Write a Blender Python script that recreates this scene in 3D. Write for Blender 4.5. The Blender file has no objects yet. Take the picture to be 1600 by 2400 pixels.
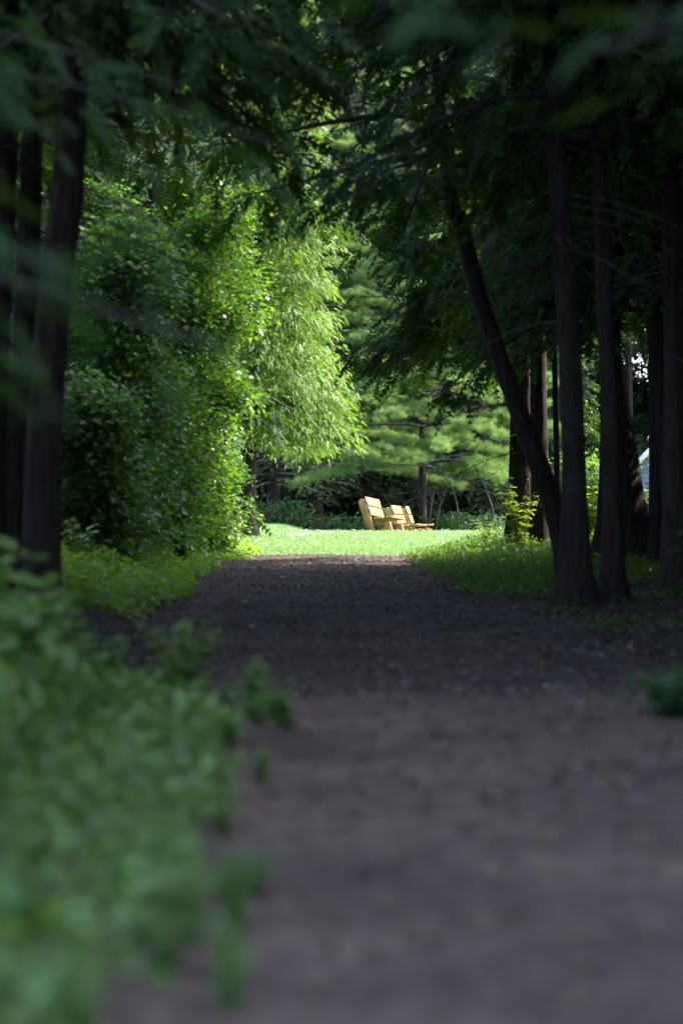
import bpy, math, random
import numpy as np
from mathutils import Vector, Matrix

R = math.radians
rng = np.random.default_rng(7)
random.seed(7)
sc = bpy.context.scene
COL = sc.collection
FPX = 85.0 / 36.0 * 2400.0          # focal length in photograph pixels
CAMZ = 1.25

# ------------------------------------------------------------------ helpers
def P(px, py, d):
    """point seen at photograph pixel (px, py) at distance d"""
    return np.array([(px - 800) / FPX * d, d, CAMZ + (1175 - py) / FPX * d])

def smooth(a, b, x):
    t = np.clip((np.asarray(x, float) - a) / (b - a), 0, 1)
    return t * t * (3 - 2 * t)

_hy = [-40, 0, 14.6, 15.3, 16.0, 17.2, 22, 28, 36, 42, 48, 58, 67, 70, 71.5, 73, 76, 90, 104, 140, 300]
_hr = [0, 0, .01, .0, -.05, -.12, -.10, .03, .045, .07, .15, .27, .355, .36, .27, .10, .06, -.25, -.3, -.2, 0]
_hl = [0, 0, .01, .0, -.05, -.12, -.10, .03, .045, .07, .15, .27, .355, .37, .37, .37, .37, .38, .4, .4, 0]
def wav(x): return .16 * np.sin(1.9 * x) + .10 * np.sin(4.3 * x + 1) + .10 * x
def win(y): return smooth(11, 14.5, y) * (1 - smooth(17, 20, y))
def H(x, y):
    x = np.asarray(x, float); y = np.asarray(y, float)
    y = y - wav(np.clip(x, -5, 5)) * win(y)
    zr = np.interp(y, _hy, _hr); zl = np.interp(y, _hy, _hl)
    w = smooth(-2.2, -.2, x)
    z = zl * (1 - w) + zr * w
    z = z + .36 * smooth(1.5, 3.3, x) * np.exp(-((y - 47) / 5.0) ** 2) * (1 - .6 * smooth(5, 9, x))
    z = z + .10 * smooth(-2.2, -3.6, x) * smooth(28, 36, y) * (1 - smooth(60, 70, y))
    z = z + .12 * smooth(2.6, 4.5, x) * smooth(18, 26, y) * (1 - smooth(40, 44, y))
    z = z + .018 * np.sin(x * 1.7 + y * .9) * np.sin(y * .63 - x * .4) * (1 - smooth(60, 64, y))
    return z

def path_l(y):
    y = np.asarray(y, float)
    b = np.interp(y, [-15, 5, 8.6, 13.5, 18, 24, 30, 36, 42, 48.6], [-.5, -.42, -.38, -.5, -1.3, -2.0, -2.2, -2.35, -2.4, -1.9])
    return b + .08 * np.sin(y * 2.1) + .05 * np.sin(y * 5.3 + 1)
def path_r(y):
    y = np.asarray(y, float)
    b = np.interp(y, [-15, 5, 10, 15, 20, 25, 28, 32, 40, 48.6], [3.2, 3.0, 2.9, 2.6, 2.7, 2.6, 2.35, 1.75, 1.5, 1.36])
    return b + .09 * np.sin(y * 1.7 + 2) + .05 * np.sin(y * 4.9)

def link(name, verts, faces, mats, parent=None, midx=None, smooth_shade=False):
    me = bpy.data.meshes.new(name)
    verts = np.asarray(verts, np.float32)
    if isinstance(faces, np.ndarray):
        n, k = faces.shape
        me.vertices.add(len(verts)); me.vertices.foreach_set('co', verts.ravel())
        me.loops.add(n * k); me.loops.foreach_set('vertex_index', faces.astype(np.int32).ravel())
        me.polygons.add(n)
        me.polygons.foreach_set('loop_start', np.arange(0, n * k, k, dtype=np.int32))
        me.polygons.foreach_set('loop_total', np.full(n, k, np.int32))
        me.update(calc_edges=True)
    else:
        me.from_pydata([tuple(v) for v in verts], [], faces)
    for m in (mats if isinstance(mats, (list, tuple)) else [mats]):
        me.materials.append(m)
    if midx is not None:
        me.polygons.foreach_set('material_index', np.asarray(midx, np.int32))
    if smooth_shade:
        me.polygons.foreach_set('use_smooth', np.ones(len(me.polygons), bool))
    me.update()
    o = bpy.data.objects.new(name, me)
    COL.objects.link(o)
    if parent is not None:
        o.parent = parent
    return o

def tag(o, label, cat, group=None, kind=None):
    o['label'] = label; o['category'] = cat
    if group: o['group'] = group
    if kind: o['kind'] = kind
    return o

def structure(o):
    o['kind'] = 'structure'; return o

def stuff(o, label, cat):
    o['kind'] = 'stuff'; o['label'] = label; o['category'] = cat; return o

def thing(name, loc, label, cat, group=None, rz=0):
    o = bpy.data.objects.new(name, None); COL.objects.link(o)
    o.empty_display_size = .2
    o.location = tuple(float(v) for v in loc); o.rotation_euler = (0, 0, rz)
    return tag(o, label, cat, group)

class Acc:
    """collects triangles"""
    def __init__(s): s.v = []; s.f = []; s.m = []; s.n = 0
    def add(s, v, f, m=0):
        v = np.asarray(v, float).reshape(-1, 3); f = np.asarray(f, int)
        s.v.append(v); s.f.append(f + s.n); s.m.append(np.full(len(f), m)); s.n += len(v)
    def obj(s, name, mats, parent=None, smooth_shade=False):
        return link(name, np.concatenate(s.v), np.concatenate(s.f), mats, parent, np.concatenate(s.m), smooth_shade)

def frames(d, up=None, roll=None):
    """rotation matrices whose columns are axis, side, normal"""
    d = d / np.linalg.norm(d, axis=1, keepdims=True)
    if up is None: up = np.tile([0, 0, 1.0], (len(d), 1))
    s = np.cross(up, d); l = np.linalg.norm(s, axis=1, keepdims=True)
    s = np.where(l < 1e-4, [[1.0, 0, 0]], s / np.maximum(l, 1e-6))
    n = np.cross(d, s)
    if roll is not None:
        c = np.cos(roll)[:, None]; q = np.sin(roll)[:, None]
        s, n = s * c + n * q, n * c - s * q
    return np.stack([d, s, n], axis=2)

def scatter(acc, tpl, pos, rot, scale, m=0):
    tv, tf = tpl
    n = len(pos)
    if n == 0: return
    sc_ = np.asarray(scale, float).reshape(n, -1)
    v = np.einsum('nij,kj->nki', rot, tv) * sc_[:, None, :1] + pos[:, None, :]
    f = tf[None] + (np.arange(n) * len(tv))[:, None, None]
    acc.add(v.reshape(-1, 3), f.reshape(-1, 3), m)

def tube(acc, pts, rad, sides=10, m=0, wob=0.0, flute=0.0, seed=0):
    pts = np.asarray(pts, float); rad = np.asarray(rad, float)
    r_ = np.random.default_rng(seed)
    n = len(pts)
    t = np.gradient(pts, axis=0); t /= np.linalg.norm(t, axis=1, keepdims=True) + 1e-9
    ref = np.array([0, 1.0, 0]) if abs(t[0][1]) < .8 else np.array([1.0, 0, 0])
    a = np.cross(t, ref); a /= np.linalg.norm(a, axis=1, keepdims=True) + 1e-9
    b = np.cross(t, a)
    th = np.arange(sides) / sides * 2 * math.pi
    ph = r_.uniform(0, 6.28, 4)
    k = np.arange(n)[:, None]
    w = 1 + wob * (np.sin(3 * th[None] + ph[0] + k * .35) * .5 + np.sin(5 * th[None] + ph[1] - k * .21) * .35) \
          + wob * .6 * r_.normal(0, .35, (n, sides)) + flute * np.sin(7 * th[None] + ph[2])
    rr = rad[:, None] * w
    v = pts[:, None] + rr[..., None] * (np.cos(th)[None, :, None] * a[:, None] + np.sin(th)[None, :, None] * b[:, None])
    i = np.arange(n - 1)[:, None] * sides; j = np.arange(sides)[None]; j2 = (j + 1) % sides
    A = i + j; B = i + j2; C = i + sides + j2; D = i + sides + j
    f = np.concatenate([np.stack([A, B, C], -1).reshape(-1, 3), np.stack([A, C, D], -1).reshape(-1, 3)])
    acc.add(v.reshape(-1, 3), f, m)

def spline(pts, n):
    """Catmull-Rom through the points"""
    pts = np.asarray(pts, float)
    if len(pts) == 2:
        return pts[0] + (pts[1] - pts[0]) * np.linspace(0, 1, n)[:, None]
    p = np.vstack([2 * pts[0] - pts[1], pts, 2 * pts[-1] - pts[-2]])
    u = np.linspace(0, len(pts) - 1 - 1e-6, n); i = u.astype(int); t = (u - i)[:, None]
    a, b, c, d = p[i], p[i + 1], p[i + 2], p[i + 3]
    return .5 * (2 * b + (c - a) * t + (2 * a - 5 * b + 4 * c - d) * t ** 2 + (3 * b - a - 3 * c + d) * t ** 3)

# ------------------------------------------------------------------ materials
def nodes_of(name):
    m = bpy.data.materials.new(name); m.use_nodes = True
    nt = m.node_tree; nt.nodes.clear()
    out = nt.nodes.new('ShaderNodeOutputMaterial')
    return m, nt, out
def N(nt, t, **kw):
    n = nt.nodes.new(t)
    for k, v in kw.items():
        if k in n.inputs: n.inputs[k].default_value = v
        else: setattr(n, k, v)
    return n
def ramp(nt, fac, stops):
    r = nt.nodes.new('ShaderNodeValToRGB')
    e = r.color_ramp.elements
    while len(e) < len(stops): e.new(.5)
    for q, (p, c) in zip(e, stops):
        q.position = p; q.color = (*c, 1)
    nt.links.new(fac, r.inputs[0]); return r

def leaf_mat(name, c, tc, trans=.4, rough=.5, spec=.3, var=.35, odd=None):
    m, nt, out = nodes_of(name); L = nt.links.new
    g = N(nt, 'ShaderNodeNewGeometry')
    lo = tuple(v * (1 - var) for v in c); hi = tuple(v * (1 + var) for v in c)
    st = [(0, lo), (.9, hi)]
    if odd: st += [(.965, hi), (.985, odd)]
    cr = ramp(nt, g.outputs['Random Per Island'], st)
    tex = N(nt, 'ShaderNodeTexNoise', Scale=1.3, Detail=2.0)
    geo = N(nt, 'ShaderNodeTexCoord'); L(geo.outputs['Object'], tex.inputs['Vector'])
    mx = N(nt, 'ShaderNodeMix', data_type='RGBA', blend_type='MULTIPLY'); mx.inputs[0].default_value = .45
    rr = ramp(nt, tex.outputs['Fac'], [(.3, (.6, .7, .6)), (.7, (1.15, 1.1, 1.0))])
    L(cr.outputs[0], mx.inputs[6]); L(rr.outputs[0], mx.inputs[7])
    b = N(nt, 'ShaderNodeBsdfPrincipled', Roughness=rough); b.inputs['Specular IOR Level'].default_value = spec
    L(mx.outputs[2], b.inputs['Base Color'])
    t = N(nt, 'ShaderNodeBsdfTranslucent')
    mt = N(nt, 'ShaderNodeMix', data_type='RGBA', blend_type='MULTIPLY'); mt.inputs[0].default_value = 1
    k = ramp(nt, g.outputs['Random Per Island'], [(0, (.75, .75, .7)), (1, (1.15, 1.1, 1.05))])
    mt.inputs[6].default_value = (*tc, 1); L(k.outputs[0], mt.inputs[7]); L(mt.outputs[2], t.inputs['Color'])
    s = N(nt, 'ShaderNodeMixShader', Fac=trans)
    L(b.outputs[0], s.inputs[1]); L(t.outputs[0], s.inputs[2]); L(s.outputs[0], out.inputs[0])
    return m

def bark_mat(name, c1, c2, scale=9.0):
    m, nt, out = nodes_of(name); L = nt.links.new
    tc = N(nt, 'ShaderNodeTexCoord'); mp = N(nt, 'ShaderNodeMapping'); mp.inputs['Scale'].default_value = (1, 1, .13)
    L(tc.outputs['Object'], mp.inputs[0])
    n1 = N(nt, 'ShaderNodeTexNoise', Scale=scale * 2.2, Detail=6.0, Roughness=.65); L(mp.outputs[0], n1.inputs['Vector'])
    n2 = N(nt, 'ShaderNodeTexNoise', Scale=1.6, Detail=3.0); L(tc.outputs['Object'], n2.inputs['Vector'])
    cr = ramp(nt, n1.outputs['Fac'], [(.32, c1), (.72, c2)])
    mx = N(nt, 'ShaderNodeMix', data_type='RGBA'); mx.inputs[7].default_value = (.035, .042, .030, 1)
    r2 = ramp(nt, n2.outputs['Fac'], [(.52, (0, 0, 0)), (.75, (.6, .6, .6))]); L(r2.outputs[0], mx.inputs[0]); L(cr.outputs[0], mx.inputs[6])
    b = N(nt, 'ShaderNodeBsdfPrincipled', Roughness=.9); b.inputs['Specular IOR Level'].default_value = .15
    L(mx.outputs[2], b.inputs['Base Color'])
    bp = N(nt, 'ShaderNodeBump', Strength=1.0, Distance=.06); L(n1.outputs['Fac'], bp.inputs['Height']); L(bp.outputs[0], b.inputs['Normal'])
    L(b.outputs[0], out.inputs[0]); return m

def soil_mat(name, cols, s1=7.0, s2=38.0, bump=.05, green=None):
    m, nt, out = nodes_of(name); L = nt.links.new
    tc = N(nt, 'ShaderNodeTexCoord')
    n1 = N(nt, 'ShaderNodeTexNoise', Scale=s1, Detail=8.0, Roughness=.7); L(tc.outputs['Object'], n1.inputs['Vector'])
    n0 = N(nt, 'ShaderNodeTexNoise', Scale=.7, Detail=3.0); L(tc.outputs['Object'], n0.inputs['Vector'])
    vo = N(nt, 'ShaderNodeTexVoronoi', Scale=s2); L(tc.outputs['Object'], vo.inputs['Vector'])
    cr = ramp(nt, n1.outputs['Fac'], [(.3, cols[0]), (.52, cols[1]), (.74, cols[2])])
    mx = N(nt, 'ShaderNodeMix', data_type='RGBA', blend_type='MULTIPLY'); mx.inputs[0].default_value = .6
    vr = ramp(nt, vo.outputs['Color'], [(.1, (.5, .5, .52)), (.9, (1.45, 1.4, 1.35))])
    L(cr.outputs[0], mx.inputs[6]); L(vr.outputs[0], mx.inputs[7])
    m2 = N(nt, 'ShaderNodeMix', data_type='RGBA', blend_type='MULTIPLY'); m2.inputs[0].default_value = .7
    lr = ramp(nt, n0.outputs['Fac'], [(.36, (.55, .54, .56)), (.64, (1.25, 1.2, 1.15))])
    L(mx.outputs[2], m2.inputs[6]); L(lr.outputs[0], m2.inputs[7])
    b = N(nt, 'ShaderNodeBsdfPrincipled', Roughness=.92); b.inputs['Specular IOR Level'].default_value = .2
    L(m2.outputs[2], b.inputs['Base Color'])
    ad = N(nt, 'ShaderNodeMath', operation='ADD'); L(n1.outputs['Fac'], ad.inputs[0]); L(vo.outputs['Distance'], ad.inputs[1])
    bp = N(nt, 'ShaderNodeBump', Strength=.8, Distance=bump); L(ad.outputs[0], bp.inputs['Height']); L(bp.outputs[0], b.inputs['Normal'])
    L(b.outputs[0], out.inputs[0]); return m

def island_mat(name, stops, rough=.8, trans=0):
    m, nt, out = nodes_of(name); L = nt.links.new
    g = N(nt, 'ShaderNodeNewGeometry')
    cr = ramp(nt, g.outputs['Random Per Island'], stops)
    b = N(nt, 'ShaderNodeBsdfPrincipled', Roughness=rough); b.inputs['Specular IOR Level'].default_value = .25
    L(cr.outputs[0], b.inputs['Base Color']); L(b.outputs[0], out.inputs[0]); return m

def wood_mat(name):
    m, nt, out = nodes_of(name); L = nt.links.new
    tc = N(nt, 'ShaderNodeTexCoord'); mp = N(nt, 'ShaderNodeMapping'); mp.inputs['Scale'].default_value = (9, 1.2, 9)
    L(tc.outputs['Object'], mp.inputs[0])
    n1 = N(nt, 'ShaderNodeTexNoise', Scale=3.0, Detail=5.0); L(mp.outputs[0], n1.inputs['Vector'])
    n2 = N(nt, 'ShaderNodeTexNoise', Scale=2.2, Detail=3.0); L(tc.outputs['Object'], n2.inputs['Vector'])
    cr = ramp(nt, n1.outputs['Fac'], [(.3, (.23, .115, .032)), (.7, (.40, .235, .078))])
    mx = N(nt, 'ShaderNodeMix', data_type='RGBA', blend_type='MULTIPLY'); mx.inputs[0].default_value = .8
    r2 = ramp(nt, n2.outputs['Fac'], [(.35, (.45, .38, .32)), (.62, (1.1, 1.08, 1.05))])
    L(cr.outputs[0], mx.inputs[6]); L(r2.outputs[0], mx.inputs[7])
    b = N(nt, 'ShaderNodeBsdfPrincipled', Roughness=.45); b.inputs['Specular IOR Level'].default_value = .5
    L(mx.outputs[2], b.inputs['Base Color'])
    bp = N(nt, 'ShaderNodeBump', Strength=.3, Distance=.01); L(n1.outputs['Fac'], bp.inputs['Height']); L(bp.outputs[0], b.inputs['Normal'])
    L(b.outputs[0], out.inputs[0]); return m

def flat_mat(name, c, rough=.8):
    m, nt, out = nodes_of(name)
    b = N(nt, 'ShaderNodeBsdfPrincipled', Roughness=rough); 
    n = N(nt, 'ShaderNodeTexNoise', Scale=6.0, Detail=4.0)
    cr = ramp(nt, n.outputs['Fac'], [(.3, tuple(v * .8 for v in c)), (.7, tuple(v * 1.15 for v in c))])
    nt.links.new(cr.outputs[0], b.inputs['Base Color']); nt.links.new(b.outputs[0], out.inputs[0]); return m

M = dict(
    cedar=leaf_mat('shaded_cedar_foliage', (.023, .050, .016), (.075, .16, .014), .28, .65, .10, .45),  # darkness of the shaded wood is put into this cedar colour
    cedarlit=leaf_mat('sunlit_cedar_foliage', (.095, .18, .026), (.20, .37, .025), .38, .5, .3, .35, odd=(.22, .07, .03)),  # sunlit copy of the cedar, sunlight put into the colour
    maple=leaf_mat('maple_foliage', (.050, .115, .018), (.14, .31, .015), .42, .45, .4, .45, odd=(.16, .19, .02)),
    maple2=leaf_mat('deep_maple_foliage', (.055, .125, .035), (.13, .30, .03), .42, .42, .5, .45, odd=(.16, .20, .03)),
    pine=leaf_mat('pine_foliage', (.125, .22, .064), (.22, .36, .07), .35, .5, .3, .3),
    spruce=leaf_mat('spruce_foliage', (.045, .080, .045), (.07, .12, .04), .25, .55, .25, .35),
    far=leaf_mat('far_foliage', (.022, .042, .024), (.03, .07, .015), .25, .7, .05, .45),
    weed=leaf_mat('weed_foliage', (.108, .200, .055), (.20, .38, .045), .38, .42, .45, .4),
    bank=leaf_mat('bank_weed_foliage', (.060, .125, .020), (.14, .28, .02), .35, .5, .3, .4),  # darker copy of the ground cover, shade put into the colour
    moss=leaf_mat('ground_cover_foliage', (.12, .235, .016), (.27, .48, .02), .4, .5, .35, .35),  # colour brightened in place of light reaching the left verge
    grass=leaf_mat('grass_blades', (.175, .30, .11), (.26, .43, .13), .35, .5, .3, .3),
    shrub=leaf_mat('shrub_foliage', (.040, .095, .042), (.09, .20, .04), .35, .5, .35, .4),
    yellow=leaf_mat('sapling_foliage', (.10, .17, .015), (.28, .40, .015), .5, .45, .4, .3),
    bark=bark_mat('dark_bark', (.014, .010, .008), (.050, .037, .029)),
    barklit=bark_mat('grey_bark', (.09, .08, .07), (.26, .24, .22)),
    twig=bark_mat('twig_bark', (.05, .043, .037), (.14, .12, .11)),
    floor=soil_mat('forest_floor', [(.020, .016, .013), (.042, .032, .026), (.075, .056, .042)], 6, 30, .06),
    dirt=soil_mat('skylit_packed_earth', [(.066, .046, .034), (.106, .079, .061), (.162, .125, .098)], 5, 16, .05),  # lighter than the mulch, so colour helps draw the path's shade edge
    mulch=soil_mat('bark_mulch', [(.042, .030, .025), (.074, .054, .044), (.125, .095, .074)], 18, 55, .035),
    lawn=soil_mat('lawn_soil', [(.06, .11, .03), (.10, .18, .045), (.14, .25, .07)], 9, 50, .04),
    chip=island_mat('wood_chips', [(0, (.03, .022, .02)), (.5, (.075, .058, .050)), (.8, (.14, .11, .09)), (.93, (.22, .18, .14)), (1, (.34, .28, .21))]),
    litter=island_mat('fallen_leaves', [(0, (.05, .03, .018)), (.6, (.11, .075, .05)), (.9, (.16, .11, .06)), (1, (.08, .11, .03))]),
    flower=flat_mat('clover_petals', (.75, .68, .74), .7),
    wood=wood_mat('honey_timber'),
    siding=flat_mat('blue_grey_boards', (.30, .36, .42), .6),
    trim=flat_mat('white_trim', (.75, .76, .78), .5),
    rust=flat_mat('brown_boards', (.16, .075, .045), .8),
    roofing=flat_mat('grey_shingles', (.10, .11, .12), .85),
    glassy=flat_mat('dark_window', (.03, .035, .04), .1),
)

# ------------------------------------------------------------------ leaf templates (axis +x, side +y, normal +z), unit length
def tri(v, f): return np.array(v, float), np.array(f, int)
def t_ovate():
    return tri([(0, 0, 0), (.3, .26, .05), (.3, -.26, .05), (.68, .2, .03), (.68, -.2, .03), (1, 0, -.08), (.45, 0, -.04)],
               [(0, 6, 1), (0, 2, 6), (1, 6, 3), (2, 4, 6), (3, 6, 5), (4, 5, 6)])
def t_maple():
    b = [(0, 0, 0), (-.05, -.34, .03), (.22, -.30, .02), (.40, -.60, .06), (.52, -.26, .0), (1, 0, -.12), (.52, .26, .0), (.40, .60, .06), (.22, .30, .02), (-.05, .34, .03)]
    v = b + [(.35, 0, -.03)]
    return tri(v, [(10, i, (i + 1) % 10) for i in range(10)])
def t_frond(pairs=6, wid=.10, spread=.36, droop=.22, seed=1):
    r_ = np.random.default_rng(seed); v = []; f = []
    def z(t): return -droop * t * t
    for i in range(pairs):
        t = .06 + .84 * i / (pairs - 1)
        for s in (-1, 1):
            l = spread * (1.0 - .62 * t) * r_.uniform(.8, 1.15); w = wid * r_.uniform(.8, 1.2)
            a = R(38 + 14 * r_.uniform(-1, 1)); k = len(v)
            c, q = math.cos(a), math.sin(a)
            x0, y0 = t, 0
            x1, y1 = t + l * c, s * l * q
            nx, ny = -q * s, c
            lift = r_.uniform(-.06, .03)
            mid = .55
            v += [(x0, y0, z(t)), (x0 + (x1 - x0) * mid + nx * w / 2, (y1) * mid + ny * w / 2, z(t) + lift * .5),
                  (x0 + (x1 - x0) * mid - nx * w / 2, (y1) * mid - ny * w / 2, z(t) + lift * .5), (x1, y1, z(min(1, x1)) + lift)]
            f += [(k, k + 2, k + 1), (k + 1, k + 2, k + 3)]
    k = len(v)
    v += [(0, -.018, 0), (0, .018, 0), (.55, -.05, z(.55)), (.55, .05, z(.55)), (1.02, 0, z(1.0))]
    f += [(k, k + 2, k + 1), (k + 1, k + 2, k + 3), (k + 3, k + 2, k + 4)]
    return tri(v, f)
def t_needles(n=26, l=.28, w=.022, seed=2):
    """spruce twig: needles all round a stem of unit length"""
    r_ = np.random.default_rng(seed); v = []; f = []
    for i in range(n):
        t = i / n; a = r_.uniform(0, 6.28); ll = l * (1 - .35 * t)
        dx, r0 = .6 * ll, .8 * ll
        k = len(v); px = -math.sin(a) * w; pz = math.cos(a) * w
        v += [(t, px, pz * .6), (t, -px, -pz * .6), (t + dx, math.cos(a) * r0, math.sin(a) * r0 * .55)]
        f += [(k, k + 1, k + 2)]
    k = len(v); v += [(0, -.015, 0), (0, .015, 0), (1.05, 0, 0)]; f += [(k, k + 1, k + 2)]
    return tri(v, f)
def t_tuft(n=13, seed=3):
    """pine needle tuft fanning out from one point"""
    r_ = np.random.default_rng(seed); v = []; f = []
    for i in range(n):
        d = np.array([r_.uniform(.25, 1), r_.normal(0, .5), r_.normal(.1, .42)]); d /= np.linalg.norm(d)
        s = np.cross(d, r_.normal(0, 1, 3)); s /= np.linalg.norm(s); s *= .022
        o = np.array([r_.uniform(-.25, .15), 0, 0]); k = len(v); L_ = r_.uniform(.8, 1.15)
        v += [tuple(o + s), tuple(o - s), tuple(o + d * L_)]; f += [(k, k + 1, k + 2)]
    return tri(v, f)
def t_sprig(n=9, seed=4):
    """little clump of small leaves"""
    r_ = np.random.default_rng(seed); v = []; f = []
    ov, of = t_ovate()
    for i in range(n):
        d = np.array([[r_.normal(0, 1), r_.normal(0, 1), r_.normal(.1, .35)]])
        rm = frames(d, roll=np.array([r_.normal(0, .5)]))[0]
        o = np.array([r_.uniform(-.6, .6), r_.uniform(-.6, .6), r_.uniform(-.4, .4)])
        k = len(v); v += [tuple(rm @ q * .55 + o) for q in ov]; f += [tuple(np.array(t) + k) for t in of]
    return tri(v, f)
OV, MP, FR, FR2, ND, TF, SG = t_ovate(), t_maple(), t_frond(), t_frond(5, .13, .34, .35, 5), t_needles(), t_tuft(), t_sprig()

# ------------------------------------------------------------------ crowns
def bough(acc, r_, start, out, L, rise, sag, n, size, tpl, hang=.35, side=.8, width=.22, t0=.25, rad=.025, tipup=0.0, m_leaf=0, m_wood=1, sides=4):
    """one limb with its sprays; out = horizontal unit vector"""
    ts = np.linspace(0, 1, 7)
    lat = np.array([-out[1], out[0], 0.0]); bend = r_.normal(0, .12)
    def pos(t):
        t = np.asarray(t)[:, None]
        return start + out * (L * t) + lat * (L * bend * t * t) + np.array([0, 0, 1.0]) * (L * (rise * t - sag * t * t + tipup * t ** 4))
    tube(acc, pos(ts), rad * (1 - .85 * ts) + .004, sides, m_wood)
    t = t0 + (1 - t0) * r_.uniform(0, 1, n) ** .8
    p = pos(t)
    off = r_.normal(0, 1, n) * width * L * (1 - .55 * t)
    p = p + lat * off[:, None] + np.array([0, 0, 1.0]) * (r_.normal(0, .07, n) * L - np.abs(off) * hang * .5)[:, None]
    sgn = np.sign(off + 1e-6)
    d = out * r_.uniform(.3, 1.0, n)[:, None] + lat * (sgn * side * r_.uniform(.2, 1, n))[:, None] + np.array([0, 0, -1.0]) * (hang + r_.normal(0, .25, n))[:, None]
    scatter(acc, tpl, p, frames(d, roll=r_.normal(0, .5, n)), size * r_.uniform(.65, 1.3, n), m_leaf)

def crown(seed, z0, z1, rad_fn, n_limb, n_spray, size, tpl, mats, hang=.35, side=.8, rise=.15, sag=.45, tipup=0., dead=0, width=.22, lean=None, az=None, t0=.25, acc=None, bias=1.0, radk=1.0):
    r_ = np.random.default_rng(seed); a = acc or Acc()
    for i in range(n_limb):
        z = z0 + (z1 - z0) * r_.uniform(0, 1) ** bias
        q = (z - z0) / (z1 - z0)
        th = r_.uniform(0, 6.283) if az is None else r_.uniform(*az)
        L = max(.3, rad_fn(q) * r_.uniform(.65, 1.12))
        out = np.array([math.cos(th), math.sin(th), 0])
        st = np.array([0, 0, z]) + (lean(z) if lean else 0)
        k = max(5, int(n_spray * (.35 + .65 * L / rad_fn(0))))
        bough(a, r_, st, out, L, rise + r_.normal(0, .08), sag * r_.uniform(.7, 1.3), k, size, tpl, hang, side, width, t0, rad=(.012 + .012 * L) * radk, tipup=tipup)
    for i in range(dead):
        z = r_.uniform(z0 * .35, z0 * 1.1); th = r_.uniform(0, 6.283); L = r_.uniform(.5, 1.7)
        out = np.array([math.cos(th), math.sin(th), 0]); ts = np.linspace(0, 1, 6)[:, None]
        pts = np.array([0, 0, z]) + (lean(z) if lean else 0) + out * L * ts + np.array([0, 0, 1]) * L * (-.1 * ts - .25 * ts ** 2) + r_.normal(0, .03, (6, 3)) * ts
        tube(a, pts, .014 * (1 - ts[:, 0] * .8), 3, 1)
        for k in range(3):
            t = r_.uniform(.3, .9); b = pts[int(t * 5)]
            d = out * .5 + r_.normal(0, .5, 3); l2 = r_.uniform(.2, .5)
            tube(a, np.array([b, b + d * l2 * .5 + [0, 0, -.03], b + d * l2 + [0, 0, -.1]]), [.006, .004, .002], 3, 1)
    return a

def leafy(seed, ells, tpl, size, per, mats_n=0, flat=.55, stems=None, clus=.22):
    """broadleaf crown: leaves in small layered twig clusters inside ellipsoids"""
    r_ = np.random.default_rng(seed); a = Acc()
    for (c, r, n) in ells:
        c = np.array(c, float); r = np.array(r, float)
        u = r_.normal(0, 1, (n, 3)); u /= np.linalg.norm(u, axis=1, keepdims=True)
        q = r_.uniform(0, 1, n) ** .42
        cc = c + u * r * q[:, None]
        lump = np.sin(cc[:, 0] * 3.1 + seed) + np.sin(cc[:, 1] * 2.7 + 1) + np.sin(cc[:, 2] * 3.7 + 2)
        cc = cc[lump + r_.normal(0, .6, len(lump)) > -1.0]
        outd = (cc - c) / r
        for _ in range(per):
            n2 = len(cc)
            off = r_.normal(0, clus, (n2, 3)) * [1, 1, .38]
            d = outd * .7 + r_.normal(0, .8, (n2, 3)) * [1, 1, .35] + [0, 0, -.25]
            scatter(a, tpl, cc + off, frames(d, roll=r_.normal(0, flat, n2)), size * r_.uniform(.55, 1.25, n2), 0)
        for k in range(0, len(cc), 9):            # twigs that carry the clusters
            b = c + (cc[k] - c) * .25
            mid = (b + cc[k]) / 2 + [0, 0, -.06]
            tube(a, np.array([b, mid, cc[k]]), [.012, .008, .003], 3, 1)
    return a

def put_trunk(name, root, pts, radii, seed=0, mat=None, sides=18, n=34, flare=.8):
    """pts relative to the root"""
    a = Acc(); s = spline(pts, n)
    rr = np.interp(np.linspace(0, 1, n), np.linspace(0, 1, len(radii)), radii)
    h = s[:, 2] - s[0, 2]
    rr = rr * (1 + flare * np.exp(-h / .42))
    tube(a, s, rr, sides, 0, wob=.10, flute=.05, seed=seed)
    r_ = np.random.default_rng(seed + 5)
    for k in range(5):                              # root flares at the foot
        th = k * 1.257 + r_.uniform(-.3, .3); l = radii[0] * r_.uniform(1.6, 2.6)
        o = np.array([math.cos(th), math.sin(th), 0])
        tube(a, np.array([s[0] + o * radii[0] * .5 + [0, 0, .32 * r_.uniform(.7, 1.3)], s[0] + o * l * .65 + [0, 0, .07], s[0] + o * l * 1.15 + [0, 0, -.06]]),
             [radii[0] * .42, radii[0] * .34, radii[0] * .16], 6, 0)
    return a.obj('trunk', mat or M['bark'], root, True)

SH = {}                                             # shared crown meshes
def shared(key, fn, mats):
    if key not in SH:
        o = fn().obj('crown', mats); SH[key] = o.data
        bpy.data.objects.remove(o)
    return SH[key]
def put_crown(root, me, loc=(0, 0, 0), rz=0, s=1.0):
    o = bpy.data.objects.new('crown', me); COL.objects.link(o); o.parent = root
    o.location = loc; o.rotation_euler = (0, 0, rz); o.scale = (s, s, s) if np.isscalar(s) else s
    return o

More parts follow.
